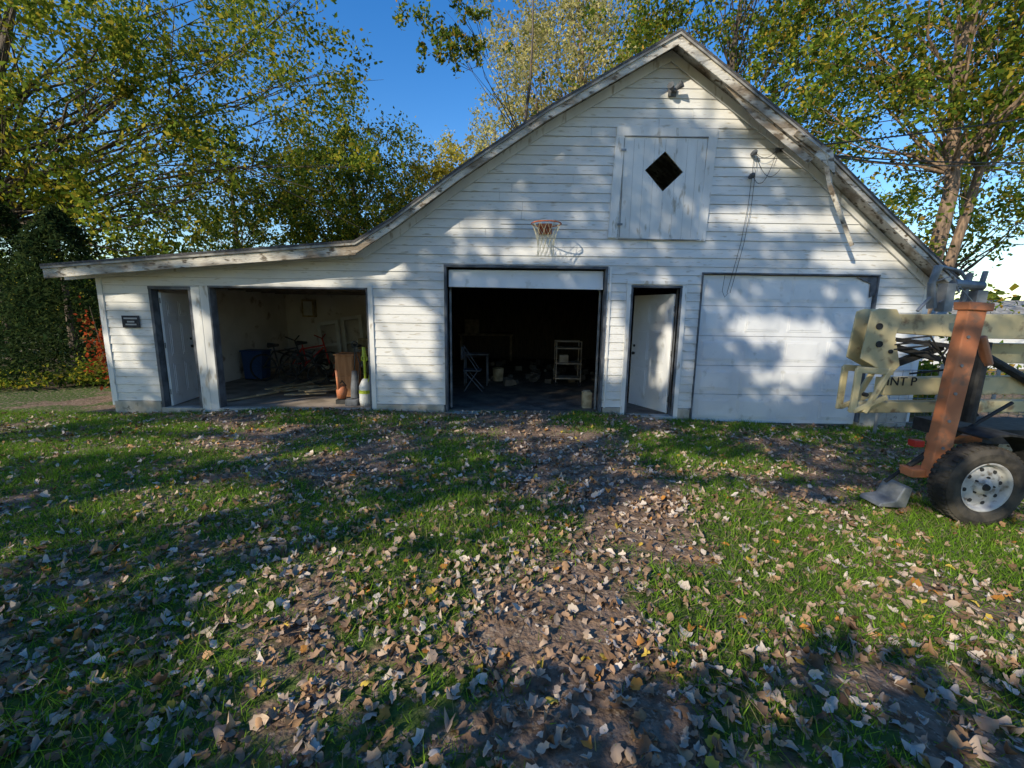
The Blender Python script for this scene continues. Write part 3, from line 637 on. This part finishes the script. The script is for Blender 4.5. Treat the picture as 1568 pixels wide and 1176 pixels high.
C=np.concatenate(Cs); C[:,2]=np.abs(C[:,2]); leaves('foliage',C,.85,np.concatenate(Co),P_,aspect=.8)
for nm,cx,cy,hh,rr_ in(('cedar_tree',-11.2,3.7,3.9,1.9),('cedar_tree.001',-14.6,5.2,4.6,2.4)):
    P_=empty(nm); mb=MB(); mb.tube([(cx,cy,-.3),(cx,cy,hh*.9)],[.12,.02],8); mb.obj('trunk','bark',P_)
    k=17000; z=rng.uniform(0,1,k)**1.2; th=rng.uniform(0,2*np.pi,k); rad_=(1-z)**.7*rr_*rng.uniform(.5,1.05,k)*(1+.2*np.sin(th*5+z*22))
    C=np.stack([cx+rad_*np.cos(th),cy+rad_*np.sin(th),z*hh-rad_*.12+.15],1); leaves('needles',C,.13,palette(k,CED),P_,aspect=.35)
def shrub(name,c,r_,n,size,pal,seed):
    P_=empty(name); mb=MB(); rr=random.Random(seed)
    for i in range(12):
        e=Vector(c)+Vector((rr.gauss(0,r_[0]*.5),rr.gauss(0,r_[1]*.5),r_[2]*rr.uniform(.2,.9))); mb.tube([(c[0]+rr.uniform(-.1,.1),c[1],-.2),e],[.012,.004],5)
    mb.obj('stems','bark',P_)
    k=14; cc=rng.normal(size=(k,3))*np.array(r_)*.5+np.array(c); idx=rng.integers(0,k,n)
    C=cc[idx]+rng.normal(size=(n,3))*np.array(r_)*.22; C[:,2]=np.maximum(C[:,2],-.05)
    leaves('foliage',C,size,palette(n,pal),P_)
shrub('sumac_shrub',(-8.1,1.4,.9),(.20,.35,.9),750,.09,RED,1)
shrub('wild_shrub',(-9.6,2.6,.2),(.9,.6,.4),1800,.09,DARK,2)
shrub('wild_shrub.001',(-12,1.9,.1),(1.5,.6,.22),2000,.09,G1,3)
shrub('wild_shrub.002',(-15.5,1.5,.1),(1.8,.8,.25),2200,.10,G1,4)
shrub('wild_shrub.003',(8.2,1.0,.5),(.8,.8,.7),2000,.11,RGT,5)

# ---------------------------------------------------------------- unseen trees behind the viewer, crowns carved to shape the dappled light
EL,AZ=rad(28),(-.70,-.714)
S=np.array([AZ[0]*math.cos(EL),AZ[1]*math.cos(EL),math.sin(EL)])
GL=[(-.95,-4.95,.68,.46),(.0,-4.8,.55,.4),(.7,-4.6,.85,.58),(1.5,-4.3,.85,.55),(2.5,-4.3,1.25,.8),(3.6,-4.6,1.15,.85),(1.9,-3.75,.95,.38),
(-2.9,-3.65,.7,.12),(-.75,-3.9,.55,.08),(-5,-2.1,2.0,.15),(-2.9,-2.35,.9,.08),(.6,-1.3,1.5,.06),(2.6,-2.5,.7,.15),(-7.9,-.5,1.5,.7),(-9.8,.8,3.2,1.6),(-7.8,-3.0,1.8,.2),(-3.5,.5,1.0,.3),(-4.4,-1.2,1.2,.06),(5.4,-3.1,.7,.25)]
FL=[(-1.85,1.15,.55,.65),(-1.75,.4,.55,.35),(-2.05,2.3,.3,.13),(-3.9,2.12,1.3,.05),(-3.7,.45,.9,.3),(-6.55,.95,.22,.35),(-6.2,.3,.2,.3),(-6.4,1.75,.3,.08),(-5.1,.9,.14,.7),(-.6,3.0,.5,.05),
(1.72,1.1,.15,.7),(2.9,5.0,.55,.25),(3.3,4.65,.5,.12),(2.7,5.3,.3,.12),(4.1,4.05,.6,.09),(3.6,3.2,.5,.05),(4.8,3.1,.9,.10),(5.8,2.6,1.0,.10),(4.2,1.45,.6,.17),(5.0,1.25,.35,.25),(4.9,.9,.3,.3),(4.5,.45,.6,.18),(2.5,1.1,.2,.5),(.4,2.62,1.4,.05),(6.3,1.5,.3,.5)]
def lit(x,y,z,fac):
    o=.12*noise.noise(Vector((x*2.2,y*2.2,z*2.2+5))); o2=.12*noise.noise(Vector((x*2.2,y*2.2,z*2.2+25)))
    if fac:
        return any(((x+o-a)/(c+.08))**2+((z+o2*.6-b_)/(d+.08))**2<1 for a,b_,c,d in FL)
    return any(((x+o*1.6-a)/(c+.15))**2+((y+o2*1.6-b_)/(d+.22))**2<1 for a,b_,c,d in GL)
C=[]
for i in range(60000):
    if i%2==0: t=(random.uniform(-12,9),random.uniform(-8.6,.8),0); fc=False
    else: t=(random.uniform(-7.4,7.6),0,random.uniform(-.2,5.9)); fc=True
    if lit(*t,fc) : continue
    if noise.noise(Vector((t[0]*1.3,t[1]*3.0+t[2]*3.4,7)))>(.75 if fc else .52): continue
    Yt=random.uniform(-9.2,-12.6) if not fc else random.uniform(-9.5,-12.8)
    k=(t[1]-Yt)/-S[1]
    if k<1: continue
    C.append((t[0]+S[0]*k,Yt,t[2]+S[2]*k))
C=np.array(C); C=C[C[:,2]>1.0]
trunks=[(-18.6,-13),(-13.1,-13),(-9.8,-13.),(-3.2,-13)]
own=np.argmin(np.abs(C[:,0][:,None]-np.array([t[0] for t in trunks])[None,:]),axis=1)
for i,(x,y) in enumerate(trunks):
    P_=empty('gobo_tree' if i==0 else 'gobo_tree.%03d'%i); sub=C[own==i]; mb=MB()
    hh=sub[:,2].max() if len(sub) else 5; tp=wob((x,y,-.3),(x,y,hh*.95),7,.01,random); mb.tube(tp,[.17-.019*j for j in range(8)],8)
    near=sub[np.abs(sub[:,0]-x)<2.0]; near=near if len(near)>5 else sub
    for j in range(10):
        e=near[random.randrange(len(near))]; kk=min(6,max(1,int(e[2]/hh*6))); mb.tube([tp[kk],e],[.03,.008],5,cap=False)
    mb.obj('trunk_and_limbs','bark',P_); leaves('crown',sub,.175,palette(len(sub),G1),P_,aspect=.8)

# ---------------------------------------------------------------- leaf litter and grass
NL=16
def leaf_templates(k):
    T_=[]
    for i in range(k):
        n=NL; v=[(0,0,.0)]; amp=random.uniform(.3,.6); ph=random.uniform(0,1); wd=random.uniform(.20,.34)
        cx=random.uniform(-1.2,1.8); cy=random.uniform(-1.5,6); tw=random.uniform(-2,2)
        for j in range(n):
            a=2*math.pi*j/n; t=.5*math.cos(a)
            lob=1-amp*(.5+.5*math.cos(2*math.pi*(3.2*t+ph)))
            x=t*random.uniform(.9,1.1); y=wd*math.sin(a)*lob*(1+.6*t)*random.uniform(.8,1.2)*1.25
            v.append((x,y,cx*x*x+cy*y*y+tw*x*y+random.uniform(-.03,.03)))
        T_.append(np.array(v))
    F_=np.array([(0,1+j,1+(j+1)%n) for j in range(n)]); return T_,F_
TT,TF=leaf_templates(20)
LP=[((.44,.33,.25),4),((.54,.46,.39),2.6),((.32,.21,.14),3),((.18,.11,.07),2.2),((.38,.23,.13),2),((.50,.36,.07),.3),((.45,.20,.05),.3)]
VV=[];FF=[];off=0
def dens(x,y):
    d=math.hypot(x,y+7.13); n=noise.noise(Vector((x*1.3,y*1.3,11)))*.6+.6*noise.noise(Vector((x*4,y*4,12)))
    v=max(.28,min(1,(1.3-.18*d)))*(.60+.7*n)
    v*=1-.45*min(1,sum(math.exp(-((x-a)**2+(y-b_)**2)/(r*r)) for a,b_,r in DB[:3]))
    v*=1-.5*min(1,max(0,grassy(x,y)-.5))
    return max(.06,v)
cnt=0; random.seed(21)
while cnt<20000:
    x,y=random.uniform(-10,8.5),random.uniform(-7.3,-.05)
    if abs(x)>(y+7.13)*1.45+1.6 and random.random()<.6: continue
    if random.random()>dens(x,y): continue
    i=random.randrange(20); s_=min(.09,max(.028,random.gauss(.055,.016)))
    rm=Matrix.Rotation(random.uniform(0,6.28),3,'Z')@Matrix.Rotation(random.gauss(0,.4),3,'X')@Matrix.Rotation(random.gauss(0,.4),3,'Y')
    if random.random()<.45: rm=rm@Matrix.Scale(-1,3,(0,0,1))
    P2=(TT[i]*s_)@np.array(rm).T+np.array([x,y,gh(x,y)+random.uniform(.010,.030)])
    VV.append(P2);FF.append(TF+off);off+=NL+1; cnt+=1
cols=np.repeat(palette(cnt,LP,.25),NL+1,axis=0)
np_mesh('fallen_leaves',np.concatenate(VV),np.concatenate(FF),'litter',None,cols)
n=220000
X=rng.uniform(-10,8.5,n*2); Y=-7.3+7.3*rng.uniform(0,1,n*2)
G_=np.array([grassy(x,y) for x,y in zip(X,Y)]); keep=rng.uniform(0,1,n*2)<np.clip(G_,.04,1)
X=X[keep][:n]; Y=Y[keep][:n]; G_=np.clip(G_[keep][:n],0,1.6); n=len(X)
Z=np.array([gh(x,y) for x,y in zip(X,Y)])
hgt=rng.uniform(.02,.06,n)*(.7+.5*G_); an=rng.uniform(0,2*np.pi,n); wd=rng.uniform(.0025,.005,n); ln=rng.normal(size=(n,2))*hgt[:,None]*.7
V=np.empty((n,3,3)); V[:,0]=np.stack([X-wd*np.cos(an),Y-wd*np.sin(an),Z-.005],1); V[:,1]=np.stack([X+wd*np.cos(an),Y+wd*np.sin(an),Z-.005],1)
V[:,2]=np.stack([X+ln[:,0],Y+ln[:,1],Z+hgt],1)
GP=[((.13,.25,.025),4),((.20,.34,.035),3),((.08,.13,.02),2),((.30,.27,.12),1.0)]
np_mesh('grass',V.reshape(-1,3),np.arange(n*3).reshape(n,3),'grass',None,np.repeat(palette(n,GP),3,axis=0))
s=MB()
for i in range(180):
    x,y=random.gauss(.6,1.3),random.uniform(-6.2,-3); a=random.uniform(0,6.28); L_=random.uniform(.06,.25); z=gh(x,y)+.02
    s.tube([(x,y,z),(x+L_*.5*math.cos(a),y+L_*.5*math.sin(a),z+random.uniform(0,.02)),(x+L_*math.cos(a+.2),y+L_*math.sin(a+.2),z)],[.003,.0025,.0015],5)
s.obj('fallen_twigs','barkpale')

# ---------------------------------------------------------------- light, sky, camera
w=bpy.data.worlds.new('World'); scene.world=w; w.use_nodes=True; nt=w.node_tree
sk=nt.nodes.new('ShaderNodeTexSky'); sk.sky_type='NISHITA'; sk.sun_disc=False; sk.sun_elevation=EL; sk.sun_rotation=math.atan2(AZ[0],AZ[1]); sk.air_density=1.2; sk.dust_density=.2; sk.ozone_density=2.8
hs=nt.nodes.new('ShaderNodeHueSaturation'); hs.inputs['Hue'].default_value=.51; hs.inputs['Saturation'].default_value=1.38; hs.inputs['Value'].default_value=1.38
nt.links.new(sk.outputs[0],hs.inputs['Color']); nt.links.new(hs.outputs[0],nt.nodes['Background'].inputs['Color']); nt.nodes['Background'].inputs['Strength'].default_value=.15
sl_=bpy.data.lights.new('sun','SUN'); sl_.energy=5; sl_.angle=rad(.5); sl_.color=(1,.89,.69)
so=bpy.data.objects.new('sun',sl_); COL.objects.link(so); so.rotation_euler=Vector(tuple(S)).to_track_quat('Z','Y').to_euler(); so.location=(-10,-10,12)
cam=bpy.data.cameras.new('camera'); cam.lens=14.92; cam.sensor_width=36; cam.clip_end=2000; cam.clip_start=.05
co=bpy.data.objects.new('camera',cam); COL.objects.link(co); co.location=(0,-7.13,1.65)
co.rotation_euler=(Matrix.Rotation(rad(80.5),3,'X')@Matrix.Rotation(rad(.8),3,'Z')).to_euler()
scene.camera=co
scene.view_settings.view_transform='Standard'; scene.view_settings.look='None'; scene.view_settings.exposure=0
